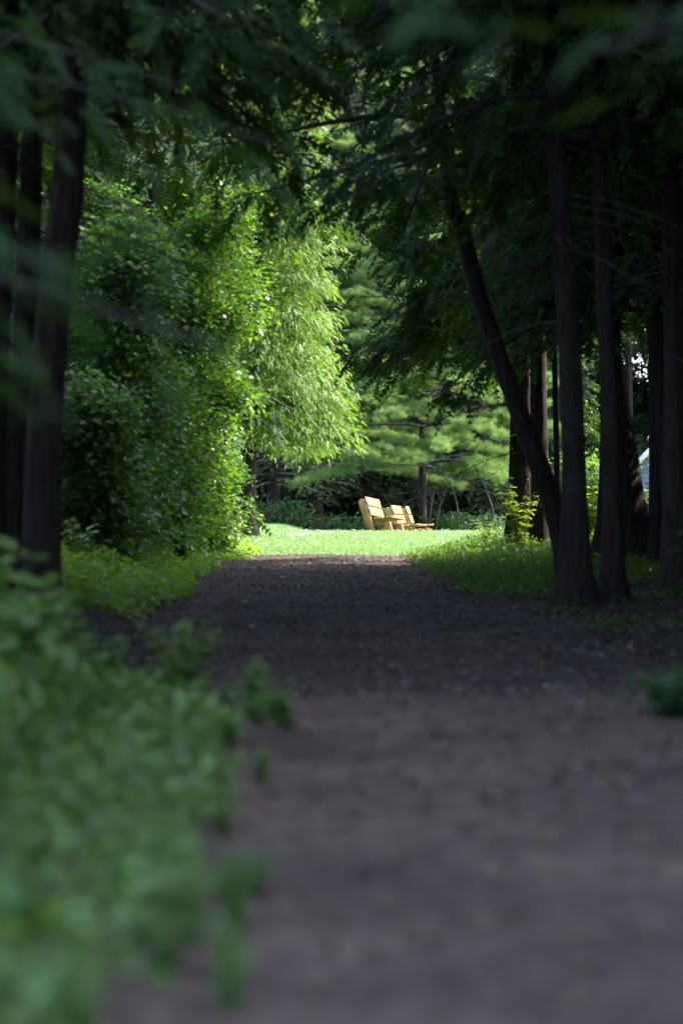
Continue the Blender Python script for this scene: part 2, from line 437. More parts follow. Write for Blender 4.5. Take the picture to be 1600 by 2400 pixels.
def photo_tree(name, px, d, widths, label, cat, cr, crz=0, cs=1.0, coff=(0, 0, 0), top=None, seed=0, group=None, dd=None, sink=.12):
    """px: [(px,py)...] from the foot up, at distance d; widths in photo px"""
    pts = [P(x, y, d + (0 if dd is None else dd * i / (len(px) - 1))) for i, (x, y) in enumerate(px)]
    b = pts[0].copy(); b[2] = float(H(b[0], b[1])) - sink
    root = thing(name, b, label, cat, group)
    rel = [np.zeros(3)] + [p - b for p in pts[1:]]
    rad = [w / FPX * d / 2 for w in widths]
    if top is not None:
        rel.append(rel[-1] + np.array(top, float)); rad.append(rad[-1] * .35)
    put_trunk(name, root, rel, rad, seed)
    if cr is not None:
        put_crown(root, cr, coff, crz, cs)
    return root

def plain_tree(name, x, y, h, r0, cr, label, cat, rz=0, s=1.0, group=None, lean=(0, 0), mat=None, coff=(0, 0, 0), seed=0):
    b = np.array([x, y, float(H(x, y)) - .1])
    root = thing(name, b, label, cat, group)
    put_trunk(name, root, [(0, 0, 0), (lean[0] * .3, lean[1] * .3, h * .4), (lean[0], lean[1], h)], [r0, r0 * .75, r0 * .15], seed, mat, sides=10, n=14)
    put_crown(root, cr, coff, rz, s)
    return root

# ------------------------------------------------------------------ ground, path, lawn
def axis(fine, lo, hi, step, far, k=1.35):
    a = list(np.arange(lo, hi + 1e-6, step)); s = step
    while a[-1] < far: s *= k; a.append(a[-1] + s)
    s = step; b = []; c = lo
    while c > -far: s *= k; c -= s; b.append(c)
    return np.array(b[::-1] + a)
def sheet(name, X, Y, mat, lift=0.0, keep=None):
    gx, gy = np.meshgrid(X, Y); z = H(gx, gy) + lift
    v = np.stack([gx, gy, z], -1).reshape(-1, 3); nx = len(X)
    i = np.arange(len(Y) - 1)[:, None] * nx; j = np.arange(nx - 1)[None]
    f = np.stack([i + j, i + j + 1, i + nx + j + 1, i + nx + j], -1).reshape(-1, 4)
    if keep is not None:
        c = v[f].mean(1); f = f[keep(c[:, 0], c[:, 1])]
    return link(name, v, f, mat, None, None, True)
structure(sheet('ground', axis(0, -8, 9, .25, 900), axis(0, 2, 112, .3, 900), M['floor']))

def strip(name, y0, y1, dy, fl, fr, mat, lift, nx=26):
    Y = np.arange(y0, y1 + 1e-6, dy); t = np.linspace(0, 1, nx)
    gx = fl(Y)[:, None] * (1 - t) + fr(Y)[:, None] * t; gy = np.repeat(Y[:, None], nx, 1); gy = gy + wav(gx) * win(gy)
    e = np.minimum(t, 1 - t)[None]
    z = H(gx, gy) + lift * smooth(0, .06, e) - .01 * (1 - smooth(0, .05, e))
    v = np.stack([gx, gy, z], -1).reshape(-1, 3)
    i = np.arange(len(Y) - 1)[:, None] * nx; j = np.arange(nx - 1)[None]
    f = np.stack([i + j, i + j + 1, i + nx + j + 1, i + nx + j], -1).reshape(-1, 4)
    return link(name, v, f, mat, None, None, True)
structure(strip('dirt_path', -14, 15.7, .15, lambda y: path_l(y) - .75 + .2 * np.sin(y * 1.3), lambda y: path_r(y), M['dirt'], .014))
structure(strip('mulch_path', 15.71, 48.6, .15, path_l, lambda y: path_r(y), M['mulch'], .018))
def lawn_l(y): return np.interp(y, [48.0, 52, 60, 70, 90], [-2.1, -2.6, -3.6, -5, -6]) + .1 * np.sin(y * 3)
def lawn_r(y): return np.interp(y, [48.0, 50, 54, 60, 90], [1.6, 2.6, 4.6, 9, 26])
structure(strip('lawn', 48.2, 92, .3, lawn_l, lawn_r, M['lawn'], .01, 40))

def sample(n, x0, x1, y0, y1, keep):
    p = rng.uniform((x0, y0), (x1, y1), (n, 2)); return p[keep(p[:, 0], p[:, 1])]
def on_ground(p, lift=0.0): return np.column_stack([p, H(p[:, 0], p[:, 1]) + lift])

# blades: two-triangle tapered grass blades
BL = tri([(0, -.07, 0), (0, .07, 0), (.55, -.05, .0), (.55, .05, .0), (1, 0, -.18)], [(0, 1, 3), (0, 3, 2), (2, 3, 4)])
def blades(name, p, hgt, mat, lab, cat, lean=.45, wmul=1.0):
    a = Acc(); n = len(p)
    d = np.column_stack([rng.normal(0, lean, n), rng.normal(0, lean, n), np.ones(n)])
    up = np.column_stack([rng.normal(0, 1, (n, 2)), np.zeros(n)])
    tp = (BL[0] * [1, wmul, 1], BL[1])
    scatter(a, tp, on_ground(p, -.005), frames(d, up), hgt * rng.uniform(.5, 1.3, n), 0)
    return stuff(a.obj(name, mat), lab, cat)
def edge_noise(x, y): return .25 * np.sin(x * 2.3 + y * .8) + .18 * np.sin(y * 3.1 - x)
lp = sample(150000, -6, 8, 48.2, 74, lambda x, y: (x > lawn_l(y) - .1) & (x < lawn_r(y) + .1) & (y > 48.5 + .2 * np.sin(x * 3) + .12 * np.sin(x * 7.7)) & (y < 71.5 + 30 * (x < -.5)))
blades('lawn_grass', lp, .075, M['grass'], 'short sunlit lawn grass in the clearing around the timber benches', 'grass', .5, 1.3)
lp = sample(26000, -7, -0.2, 71, 92, lambda x, y: (x > lawn_l(y)))
blades('far_lawn_grass', lp, .10, M['grass'], 'pale lawn grass at the far left edge of the clearing', 'grass', .5, 1.6)

# white clover heads on the lawn
a = Acc()
fp = np.concatenate([sample(260, -4, 4, 52, 71, lambda x, y: x > lawn_l(y) + .2), np.column_stack([rng.normal(-.7, .6, 120), rng.normal(64, 3.0, 120)])])
u = rng.normal(0, 1, (len(fp), 3))
OCT = tri([(1, 0, 0), (-1, 0, 0), (0, 1, 0), (0, -1, 0), (0, 0, 1), (0, 0, -1)], [(0, 2, 4), (2, 1, 4), (1, 3, 4), (3, 0, 4), (2, 0, 5), (1, 2, 5), (3, 1, 5), (0, 3, 5)])
scatter(a, OCT, on_ground(fp, .085), frames(u), rng.uniform(.008, .018, len(fp)), 0)
stuff(a.obj('clover_flowers', M['flower']), 'white clover heads dotted across the sunny lawn', 'flowers')

# wood chips and fallen leaves
CH = tri([(0, -.16, 0), (.1, .18, .03), (.95, .14, .0), (1, -.12, .05)], [(0, 1, 2), (0, 2, 3)])
a = Acc(); cp = sample(44000, -2.8, 3, 15.2, 48.6, lambda x, y: (x > path_l(y) + .03) & (x < path_r(y) - .03))
n = len(cp); d = np.column_stack([rng.normal(0, 1, (n, 2)), rng.normal(0, .2, n)])
scatter(a, CH, on_ground(cp, .026), frames(d, roll=rng.normal(0, .35, n)), rng.uniform(.018, .055, n), 0)
stuff(a.obj('wood_chips', M['chip']), 'loose bark chips covering the shaded path', 'mulch')
a = Acc(); cp = np.concatenate([sample(1500, -1.2, 3.0, 4, 15.4, lambda x, y: x > path_l(y)), sample(14000, 1.2, 9, 16, 48, lambda x, y: x > path_r(y) - .25),
                                sample(4000, -4, -.6, 14, 34, lambda x, y: x < path_l(y) + .3)])
n = len(cp); d = np.column_stack([rng.normal(0, 1, (n, 2)), rng.normal(0, .25, n)])
scatter(a, OV, on_ground(cp, .025), frames(d, roll=rng.normal(0, .4, n)), rng.uniform(.03, .08, n), 0)
stuff(a.obj('fallen_leaves', M['litter']), 'dry brown leaves strewn over the forest floor and path', 'leaf litter')

# ------------------------------------------------------------------ ground cover
def cover(name, p, hmax, size, tpl, mat, lab, cat, tilt=.35, hfun=None):
    a = Acc(); n = len(p); h = (hfun(p) if hfun is not None else 1.0) * hmax * rng.uniform(.05, 1, n)
    d = np.column_stack([rng.normal(0, 1, (n, 2)), rng.normal(.15, tilt, n)])
    pos = on_ground(p); pos[:, 2] += h
    scatter(a, tpl, pos, frames(d, roll=rng.normal(0, .45, n)), size * rng.uniform(.6, 1.3, n), 0)
    k = rng.choice(n, n // 6, replace=False)
    sp = on_ground(p[k], -.02); sd = np.column_stack([rng.normal(0, .15, (len(k), 2)), np.ones(len(k))])
    scatter(a, (BL[0] * [1, .25, 1], BL[1]), sp, frames(sd, np.column_stack([rng.normal(0, 1, (len(k), 2)), np.zeros(len(k))])), np.maximum(.05, h[k] * 1.2), 0)
    return stuff(a.obj(name, mat), lab, cat)
gl = sample(64000, -6.5, -1.2, 25, 52, lambda x, y: (x < path_l(y) + .12 + edge_noise(x, y) * .5) & (x > -1.2 - y * .115) & (y > 26.8 + edge_noise(x * 2, y)))
cover('weedy_verge', gl, .50, .085, OV, M['moss'], 'bright green low weeds on the verge left of the path', 'weeds', hfun=lambda p: .35 + .65 * smooth(0, 1.6, path_l(p[:, 1]) - p[:, 0]) + .15 * np.sin(p[:, 0] * 5 + p[:, 1] * 2))
gr = sample(34000, .7, 7, 29, 51, lambda x, y: (x > 1.5 + (y - 47.5) * .9 * (y > 47.5) - 9 * (y < 46.5)) & (x > path_r(y) - .05 + edge_noise(x, y) * .7) & (np.sin(x * 2.2 + y * .9) + np.sin(y * 1.3 - x * 1.1) + rng.normal(0, .5, len(x)) > .35 - smooth(35, 45, y) * 2.4))
cover('grassy_bank', gr,   .24, .065, OV, M['bank'], 'patchy green weeds on the bank right of the path', 'weeds', hfun=lambda p: .35 + .65 * smooth(30, 44, p[:, 1]))
gb = sample(9000, 1.2, 5.2, 34, 49, lambda x, y: x > path_r(y) + edge_noise(x, y) * .5)
blades('bank_grass', gb, .20, M['bank'], 'longer grass blades among the weeds on the right bank', 'grass', .5, .6)
gq = sample(5000, 1.4, 7, 21, 30, lambda x, y: (x > path_r(y) - .3) & (np.sin(x * 3 + y) + np.sin(y * 2.1 - x * 2) > .25))
cover('sparse_weeds', gq, .10, .055, OV, M['bank'], 'sparse small weeds in the litter at the foot of the right trunks', 'weeds')

# ------------------------------------------------------------------ individual plants
def plant_meshes(seed, h, spread, nst, leaf, tpl, mat):
    r_ = np.random.default_rng(seed); a = Acc(); b = Acc()
    for i in range(nst):
        th = r_.uniform(0, 6.28); l = h * r_.uniform(.65, 1.1); o = np.array([math.cos(th), math.sin(th), 0]) * spread * r_.uniform(.2, 1)
        s = spline([(0, 0, 0), o * .35 + [0, 0, l * .55], o + [0, 0, l]], 8) + o * .12
        tube(b, s, np.linspace(.006, .002, 8), 4, 0)
        nl = int(6 + l * 12)
        for k in range(nl):
            t = .2 + .8 * k / nl; p = s[min(7, int(t * 7.99))] + r_.normal(0, .008, 3)
            for sg in (0, math.pi):
                an = k * 1.57 + sg + r_.normal(0, .35)
                d = np.array([[math.cos(an), math.sin(an), r_.normal(-.05, .3)]])
                scatter(a, tpl, p[None], frames(d, roll=r_.normal(0, .35, 1)), np.array([leaf * r_.uniform(.65, 1.25) * (1.15 - .45 * t)]), 0)
    fo = a.obj('foliage', mat); st = b.obj('stem', M['moss'])
    r = fo.data, st.data
    bpy.data.objects.remove(fo); bpy.data.objects.remove(st)
    return r
def put_plant(name, x, y, me, label, cat, group=None, rz=0, s=1.0):
    root = thing(name, (x, y, float(H(x, y)) - .01), label, cat, group, rz)
    for nm, m in zip(('foliage', 'stem'), me):
        o = bpy.data.objects.new(nm, m); COL.objects.link(o); o.parent = root; o.scale = (s, s, s)
    return root
WD = [plant_meshes(40 + i, .62, .32, 12, .105, OV, M['weed']) for i in range(4)]
WL = [plant_meshes(50 + i, .85, .30, 11, .125, MP if i == 1 else OV, M['weed']) for i in range(2)]
r_ = np.random.default_rng(99); k = 0
def weed_edge(y): return float(np.interp(y, [4, 6, 8.6, 10.5, 12, 13.5, 15], [-.20, -.27, -.27, -.42, -.52, -.36, -.5])) + .07 * math.sin(y * 3.7) + .05 * math.sin(y * 9.1)
y = 4.4
while y < 14.3:
    lo = -(y * .145 + .55); x = weed_edge(y) - .22 * r_.uniform(0, 1)
    while x > lo:
        dist = weed_edge(y) - x
        top = float(np.interp(x + .02 * y, [-1.6, -1.35, -1.05, -.85, -.3, 0], [1.2, .85, .54, .42, .34, .26])) * float(np.interp(y, [4, 8, 11, 14], [.9, .95, .85, .72]))
        s = max(.26, top * r_.uniform(.7, 1.2) * (1.15 if dist > .8 else .95))
        bare = 12.2 < y < 14 and -1.15 < x < -.62
        if r_.uniform() > (.75 if bare else (.34 if dist < .35 else .12)):
            me = WL[k % 2] if (dist > 1.0 and k % 3 == 0) else WD[k % 4]
            put_plant('leafy_weed', x, y + r_.uniform(-.3, .3), me, 'blurred green leafy weed in the dense bank left of the path', 'weed',
                      'weeds crowding the near left bank', r_.uniform(0, 6.28), s); k += 1
        x -= r_.uniform(.16, .36) * (.6 + .5 * s)
    y += r_.uniform(.28, .46)
put_plant('leafy_weed', -.50, 13.9, WD[1], 'bushy weed with pale top leaves leaning over the path beyond the near bank', 'weed', None, 1, .5)
put_plant('leafy_weed', -.98, 14.6, WD[2], 'upright weed standing tallest against the dark soil at the path edge', 'weed', None, 2, .78)
put_plant('leafy_weed', -1.4, 14.3, WD[0], 'broad weed between the near bank and the bare soil patch', 'weed', None, 3, .7)
put_plant('leafy_weed', -.30, 13.2, WD[3], 'low yellowish weed reaching farthest over the path edge', 'weed', None, 4, .45)
FC = plant_meshes(70, .27, .34, 24, .08, OV, M['shrub'])
put_plant('leafy_clump', 1.86, 13.7, FC, 'dark green leafy clump at the right edge of the path', 'plant', None, 5, 1.0)
put_plant('leafy_clump', 2.12, 14.0, FC, 'second dark clump right behind the one at the path edge', 'plant', None, 2, 1.05)
cover('low_undergrowth', sample(9000, -3.0, -.3, 4, 15, lambda x, y: x < path_l(y) - .1), .22, .075, OV, M['weed'], 'low leafy undergrowth filling the near left bank', 'undergrowth')

# ------------------------------------------------------------------ crowns shared by trees
bm = [M['cedar'], M['twig']]

def cone(r0, r1): return lambda q: r0 * (1 - q) ** .8 + r1
CA = shared('cedar_a', lambda: crown(11, 4.6, 15, cone(2.9, .5), 85, 62, .46, FR, None, hang=.45, rise=.12, sag=.42, dead=26, tipup=.12), bm)
CB = shared('cedar_b', lambda: crown(12, 3.4, 14, cone(3.1, .5), 72, 58, .46, FR, None, hang=.5, rise=.1, sag=.5, dead=16, tipup=.15), bm)
CC = shared('cedar_c', lambda: crown(13, 1.6, 13, cone(2.6, .4), 105, 60, .42, FR2, None, hang=.55, rise=.08, sag=.5, dead=6, tipup=.12), bm)
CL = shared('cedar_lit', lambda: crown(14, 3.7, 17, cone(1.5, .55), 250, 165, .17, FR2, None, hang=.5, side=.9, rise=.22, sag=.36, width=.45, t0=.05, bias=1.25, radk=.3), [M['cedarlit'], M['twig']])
SP = shared('spruce', lambda: crown(15, 1.3, 18, cone(3.6, .3), 120, 70, .42, ND, None, hang=.25, side=1.0, rise=.02, sag=.30, tipup=.12, dead=20, width=.2, bias=1.3), [M['spruce'], M['twig']])
DK = shared('dense', lambda: crown(16, .8, 17, cone(3.4, .6), 125, 60, .75, FR, None, hang=.5, rise=.1, sag=.4, bias=1.2), bm)
def pine_crown():
    a = Acc(); r_ = np.random.default_rng(17)
    for i in range(76):
        front = i >= 60
        z = 2.7 + 15 * min(1, i / 60) ** 1.25 + r_.normal(0, .2); th = i * 2.4 + r_.normal(0, .3)
        if i < 28: th = [-1.0, -2.3, -.35, -1.7, -2.9, -.7, -2.0, -1.35, .2, -2.6, -1.15, -.1, -1.9, -.8][i % 14] + (0 if i < 14 else .35)
        if front: z = 2.7 + 8.5 * (i - 60) / 15; th = -1.57 + r_.normal(0, .5)
        L = (r_.uniform(1.3, 2.2) if front else (4.3 * (1 - (i / 60) ** 1.4) + .9) * r_.uniform(.8, 1.1)); out = np.array([math.cos(th), math.sin(th), 0]); lat = np.array([-out[1], out[0], 0])
        ts = np.linspace(0, 1, 9)[:, None]
        rise = r_.uniform(.0, .22)
        pts = np.array([0, 0, z]) + out * L * ts + np.array([0, 0, 1.]) * L * (rise * ts - .22 * ts ** 2) + lat * L * .1 * np.sin(ts * 4 + i)
        tube(a, pts, .05 * (1 - .85 * ts[:, 0]), 5, 1)
        for k in range(int(22 + L * 7)):              # side twigs ending in needle pads
            t = r_.uniform(.35, 1.0); b = np.array([np.interp(t, ts[:, 0], pts[:, j]) for j in range(3)])
            d = out * r_.uniform(.3, 1) + lat * r_.normal(0, .75) + np.array([0, 0, r_.uniform(-.02, .3)]); d /= np.linalg.norm(d)
            l2 = r_.uniform(.35, .95) * (1.2 - .5 * t)
            e = b + d * l2
            tube(a, np.array([b, (b + e) / 2 - [0, 0, .03], e]), [.012, .009, .004], 3, 1)
            n = int(12 + 18 * l2)
            q = r_.uniform(.25, 1.05, n)[:, None]
            p = b + d * l2 * q + r_.normal(0, .07, (n, 3)) * [1, 1, .6]
            dd = d * .9 + r_.normal(0, .55, (n, 3)) + [0, 0, .18]
            scatter(a, TF, p, frames(dd, roll=r_.uniform(0, 6.28, n)), .17 * r_.uniform(.75, 1.2, n), 0)
    return a
def mound_crown():
    a = crown(18, 4.2, 15, cone(2.4, .6), 54, 56, .46, FR, None, hang=.5, rise=.1, sag=.5, dead=4, tipup=.15)
    return crown(19, 3.9, 7.6, lambda q: 2.75 - .5 * q, 32, 58, .42, FR, None, hang=.5, rise=.12, sag=.42, tipup=.1, az=(2.0, 4.1), acc=a)
CM = shared('cedar_mound', mound_crown, bm)
PN = shared('pine', pine_crown, [M['pine'], M['twig']])

# ------------------------------------------------------------------ trees of the photograph
photo_tree('cedar_tree', [(92, 1478), (100, 1100), (130, 700), (160, 450), (172, 200), (182, 0)], 22, [92, 84, 78, 72, 68, 62],
           'thick dark leaning cedar trunk at left with bright bushes right of it', 'tree', CA, .4, 1.0, (.45, 0, 1.2), (0.3, .3, 8), 1)
photo_tree('cedar_tree', [(40, 1430), (52, 1000), (72, 500), (82, 0)], 27, [62, 58, 50, 44],
           'slimmer cedar trunk standing just behind and left of the thick leaning one', 'tree', CB, 2.1, 1.05, (.2, 0, 2.6), (.2, 0, 8), 2)
photo_tree('cedar_tree', [(-14, 1440), (-6, 900), (18, 400), (30, 0)], 24.5, [56, 50, 44, 40],
           'cedar trunk cut by the left frame edge', 'tree', CA, 4.0, 1.05, (.1, 0, 2.0), (.2, 0, 8), 3)
photo_tree('cedar_tree', [(1345, 1420), (1347, 1200), (1332, 800), (1304, 400), (1288, 0)], 28, [80, 60, 53, 45, 42],
           'tall straight cedar trunk with flared foot, foremost of the right-hand group', 'tree', CA, 1.0, 1.05, (-.2, 0, 1.7), (-.2, 0, 8), 4)
photo_tree('cedar_tree', [(1434, 1408), (1432, 1100), (1416, 700), (1402, 300), (1400, 0)], 28.6, [52, 41, 38, 35, 32],
           'slender cedar trunk right beside the tall flared one, moss grey on its right flank', 'tree', CB, 3.2, .95, (-.1, 0, 2.4), (-.1, 0, 7), 5)
R3 = photo_tree('leaning_cedar', [(1352, 1372), (1296, 1190), (1203, 930), (1125, 700), (1078, 520), (1048, 400)], 34, [56, 49, 43, 40, 36, 32],
           'dark cedar trunk leaning far left over the path toward the benches', 'tree', None, top=(-.5, .3, 5), seed=6)
put_crown(R3, CB, (-1.75, 0, 2.6), 1.3, 1.0)
photo_tree('cedar_tree', [(1222, 1262), (1220, 1000), (1228, 700), (1236, 400)], 45.6, [64, 52, 46, 40],
           'cedar on the grassy mound at the lawn edge, its drooping boughs above the benches', 'tree', CM, 0, 1.0, (-.1, -.7, .3), (0, 0, 8), 7)
photo_tree('cedar_tree', [(1268, 1268), (1262, 1000), (1262, 600)], 44.4, [44, 40, 34],
           'narrow cedar trunk close right of the one on the mound', 'tree', CA, .3, 1.0, (0, .6, 6.0), (0, 0, 14), 8)  # crown lifted high to throw shade on the upper left maples
photo_tree('cedar_tree', [(1494, 1275), (1466, 1110), (1440, 940), (1426, 700)], 40, [84, 70, 60, 48],
           'broad rough cedar trunk leaning left with twisted roots at its foot', 'tree', CC, 1.9, .95, (-.5, 0, 2.6), (-.2, 0, 8), 9)
photo_tree('cedar_tree', [(1545, 1290), (1538, 1000), (1532, 500)], 38, [46, 38, 34],
           'straight cedar trunk between the rough leaning one and the right frame edge', 'tree', CB, 5.0, .95, (0, 0, 1.6), (0, 0, 8), 10)
photo_tree('cedar_tree', [(1588, 1392), (1582, 900), (1572, 300)], 30, [64, 54, 46],
           'dark cedar trunk at the right frame edge', 'tree', CA, 2.9, 1.0, (-.1, 0, 1.4), (0, 0, 8), 11)
photo_tree('young_cedar', [(1308, 1290), (1302, 1000), (1298, 780), (1296, 500)], 43, [17, 14, 12, 9],
           'pole-thin cedar stem between the tall flared trunk and the mound trees', 'tree', CC, 4.4, .55, (0, 0, 3.6), None, 12)

# right-hand wood, dense, closing the view between the trunks
for i, (x, y, s, lab) in enumerate([
        (8.7, 43.0, 1.0, 'dense dark cedar filling the gap behind the slender right trunk'),
        (9.0, 39.0, 1.05, 'dense dark cedar behind the trunk at the right frame edge'),
        (4.5, 40.5, .8, 'short dark cedar crown above the rough leaning trunk'),
        (7.5, 33.0, 1.0, 'dark cedar outside the right edge opposite the leaning trunk')]):
    plain_tree('dark_cedar', x, y, 13, .2, DK if i != 2 else CC, lab, 'tree', i * 1.3, (s * .68, s * .68, s), 'dark cedars in the wood on the right', seed=20 + i, coff=(0, 0, (1.6, .5, 3.4, .6)[i]))
# shading wood added to block the sun right of the near path (mostly outside the frame)
k = 0
for (x, y) in [(7.2, 9), (7.6, 13.5), (8.4, 18), (8.8, 22.5), (9.2, 27), (8.6, 7.5), (8.8, 11), (9.2, 16), (10.0, 21), (10.6, 26), (8.9, 32), (10.4, 37), (12, 14), (13, 20), (13.5, 26), (13, 33), (7.0, 5), (10, 7)]:
    k += 1
    plain_tree('shade_cedar', x, y, 14, .2, DK, 'cedar added outside the frame to shade the near path from the right', 'tree', k * .9, (1.0 + .1 * (k % 3), 1.0 + .1 * (k % 3), 1.4), 'added shade cedars right of the near path', seed=40 + k, coff=(0, 0, .8 if x > 8.5 else 2.2))
# left wood behind the bushes
for i, (x, y, s, cr, lab) in enumerate([
        (-5.6, 43, 1.0, CC, 'grey green cedar rising above the left maples'),
        (-7.4, 36, 1.0, DK, 'dark cedar behind the left frame-edge trunks'),
        (-7.4, 29, 1.0, DK, 'dark cedar outside the left frame edge'),
        (-5.3, 53, 1.15, CB, 'cedar with drooping fronds behind the tall maple'),
        (-6.8, 51, 1.2, CC, 'tall cedar deep behind the left bushes'),
        (-5.4, 58, 1.15, CC, 'cedar just left of the sunlit drooping one'),
        (-8.4, 60, 1.2, DK, 'dark cedar filling the far left wood')]):
    plain_tree('cedar_tree', x, y, 14 * s, .2, cr, lab, 'tree', i * 1.7 + .4, s, None, seed=70 + i)
for i, (x, y) in enumerate([(-6.6, 20), (-6.4, 14), (-6.6, 24), (-7.5, 18)]):
    plain_tree('shade_cedar', x, y, 14, .2, DK if i % 2 else CA, 'cedar in the wood left of the near path outside the frame', 'tree', i * 1.1, 1.0, 'cedars left of the near path', seed=90 + i, coff=(0, 0, 1.0))

# canopy arching over the path, added to shade it and the left bushes
for i, (x, y, ox, z, cr, lab) in enumerate([
        (-4.9, 49.0, 2.6, 4.2, CB, 'cedar whose dark boughs arch over the end of the path'),
        (5.28, 37.3, -2.5, 4.8, CA, 'cedar whose boughs close the dark roof behind the leaning trunk'),
        (4.8, 22.5, -1.9, 4.6, CA, 'cedar added out of view to darken the path before the right-hand trunks')]):
    plain_tree('arching_cedar', x, y, 15, .2, cr, lab, 'tree', i * 1.9 + .3, 1.1, None, seed=80 + i, lean=(ox, 0), coff=(ox * .8, 0, z))

plain_tree('tall_shade_cedar', 5.9, 41.2, 20, .2, CA, 'unseen tall cedar added to shade the upper left maples', 'tree', 1.0, 1.1, None, seed=88, coff=(0, 0, 7.5))  # added out of view as a sun blocker for the left maples
# the sunlit drooping cedar
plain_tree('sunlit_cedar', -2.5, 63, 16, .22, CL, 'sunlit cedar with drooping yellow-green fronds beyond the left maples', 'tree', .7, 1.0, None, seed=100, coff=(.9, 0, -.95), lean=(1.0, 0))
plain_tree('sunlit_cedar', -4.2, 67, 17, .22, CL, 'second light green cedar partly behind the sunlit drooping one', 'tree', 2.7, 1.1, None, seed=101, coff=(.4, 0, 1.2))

# ------------------------------------------------------------------ broadleaf maples and shrubs, left
def maple(name, x, y, ells, label, cat, seed, mat, tpl=MP, size=.105, per=18, stems=4, flat=.55):
    b = np.array([x, y, float(H(x, y)) - .05]); root = thing(name, b, label, cat)
    rel = [((c[0] - b[0], c[1] - b[1], c[2] - b[2]), r, n) for c, r, n in ells]
    a = leafy(seed, rel, tpl, size, per, flat=flat); a.obj('crown', [mat, M['twig']], root)
    t = Acc(); r_ = np.random.default_rng(seed)
    for i in range(stems):
        e = rel[-1 - (i % len(rel))][0]
        o = r_.normal(0, .12, 3) * [1, 1, 0]
        tp = np.array(e) + r_.normal(0, .3, 3)
        tube(t, spline([o, o + np.array([tp[0] * .35, tp[1] * .35, tp[2] * .5]) + r_.normal(0, .08, 3), tp], 12), np.linspace(.045, .012, 12), 6, 0, wob=.08, seed=i)
    t.obj('trunk', M['twig'], root, True)
    return root
maple('young_maple', -3.15, 46.8, [((-2.85, 46.5, 1.2), (.80, 1.3, 1.25), 600), ((-2.95, 46.4, 3.1), (.85, 1.4, 1.4), 640), ((-3.1, 46.2, 5.2), (.95, 1.3, 1.3), 480), ((-2.2, 46.6, 4.7), (.55, .7, .32), 90), ((-2.15, 46.6, 3.3), (.45, .7, .30), 80), ((-2.5, 46.2, 6.4), (.6, .7, .35), 90)],
      'tall young maple with glowing leaves at the left edge of the lawn', 'tree', 201, M['maple'])
maple('young_maple', -3.75, 40.4, [((-3.8, 40.2, 4.9), (1.05, 1.3, 1.2), 620), ((-3.75, 40.4, 2.9), (1.0, 1.2, 1.3), 560), ((-3.7, 40.2, 1.1), (.95, 1.0, 1.1), 420)],
      'leafy young maple right of the thick left trunk', 'tree', 202, M['maple2'])
maple('maple_shrub', -3.55, 36.2, [((-3.7, 36.4, 1.0), (.75, .9, 1.0), 330), ((-3.8, 36.5, 2.4), (.6, .8, .8), 220)],
      'shaded broadleaf shrub low beside the thick left trunk', 'shrub', 203, M['maple2'], per=17)
maple('maple_shrub', -3.15, 43.4, [((-3.15, 43.4, 1.0), (.75, .9, 1.0), 360), ((-3.2, 43.4, 2.5), (.8, .9, 1.2), 380)],
      'rounded broadleaf shrub between the two young maples', 'shrub', 204, M['maple'], per=17)
maple('young_maple', -4.9, 45.5, [((-4.7, 45.2, 5.9), (1.3, 1.3, 1.3), 520), ((-4.9, 45.5, 3.6), (1.2, 1.2, 1.6), 480), ((-4.9, 45.5, 1.4), (1.2, 1.2, 1.4), 380)],
      'maple deep behind the left bushes with leaves near the top of the thicket', 'tree', 205, M['maple2'])
maple('young_maple', -2.6, 50.0, [((-2.7, 50, 5.6), (1.0, 1.2, 1.3), 420), ((-2.9, 50, 7.4), (1.0, 1.2, 1.2), 360), ((-3.0, 50, 3.2), (.75, 1, 1.6), 420)],
      'bright maple crown between the tall maple and the sunlit cedar', 'tree', 206, M['maple'])
maple('bramble_shrub', -2.75, 48.4, [((-2.72, 48.4, .75), (.55, .8, .65), 300)], 'low glowing bramble at the left corner of the lawn', 'shrub', 207, M['yellow'], OV, .10, 9, 3)
for i, (x, y, s, lab) in enumerate([(-3.3, 37.8, 1.1, 'tall weed with large pale leaves at the foot of the shaded shrub'),
                                    (-2.75, 41.5, 1.0, 'leafy weed before the rounded shrub on the left verge'),
                                    (-2.45, 45.2, .9, 'bright weed under the glowing young maple'),
                                    (-2.2, 49.6, .8, 'spindly pale weed where the lawn meets the left verge'),
                                    (-3.6, 33.2, 1.0, 'weed with big leaves beside the foot of the thick left trunk')]):
    put_plant('leafy_weed', x, y, WL[i % 2], lab, 'weed', None, i * 1.3, s)

for i, (x, y, hh) in enumerate([(4.85, 47.2, 1.5), (6.9, 46.6, 1.9), (8.3, 46.0, 1.8)]):
    z = float(H(x, y))
    maple('hazel_shrub', x, y, [((x, y, z + hh * .55), (.75, .8, hh * .6), 300)], ('dark leafy shrub behind the gap right of the tall flared trunk', 'dark leafy shrub behind the gap at the right frame edge', 'dark leafy shrub outside the right frame edge')[i], 'shrub', 220 + i, M['maple2'], OV, .12, 12, 3)
# right saplings at the mound
SL = [plant_meshes(60, 1.25, .5, 12, .12, OV, M['yellow']), plant_meshes(61, .9, .45, 10, .11, OV, M['yellow'])]
put_plant('leafy_sapling', 3.25, 44.0, SL[0], 'yellow-green sapling at the foot of the mound cedar', 'sapling', None, .4, 1.05)
put_plant('leafy_sapling', 3.75, 44.6, SL[1], 'lower yellow-green sapling between mound cedar and leaning trunk', 'sapling', None, 2.4, 1.0)
put_plant('leafy_sapling', 4.75, 46.0, SL[0], 'sunlit sapling seen between the two right-hand upright trunks', 'sapling', None, 3.4, 1.15)
put_plant('leafy_sapling', 2.75, 46.2, SL[1], 'short sapling on the left slope of the mound', 'sapling', None, 1.4, .55)

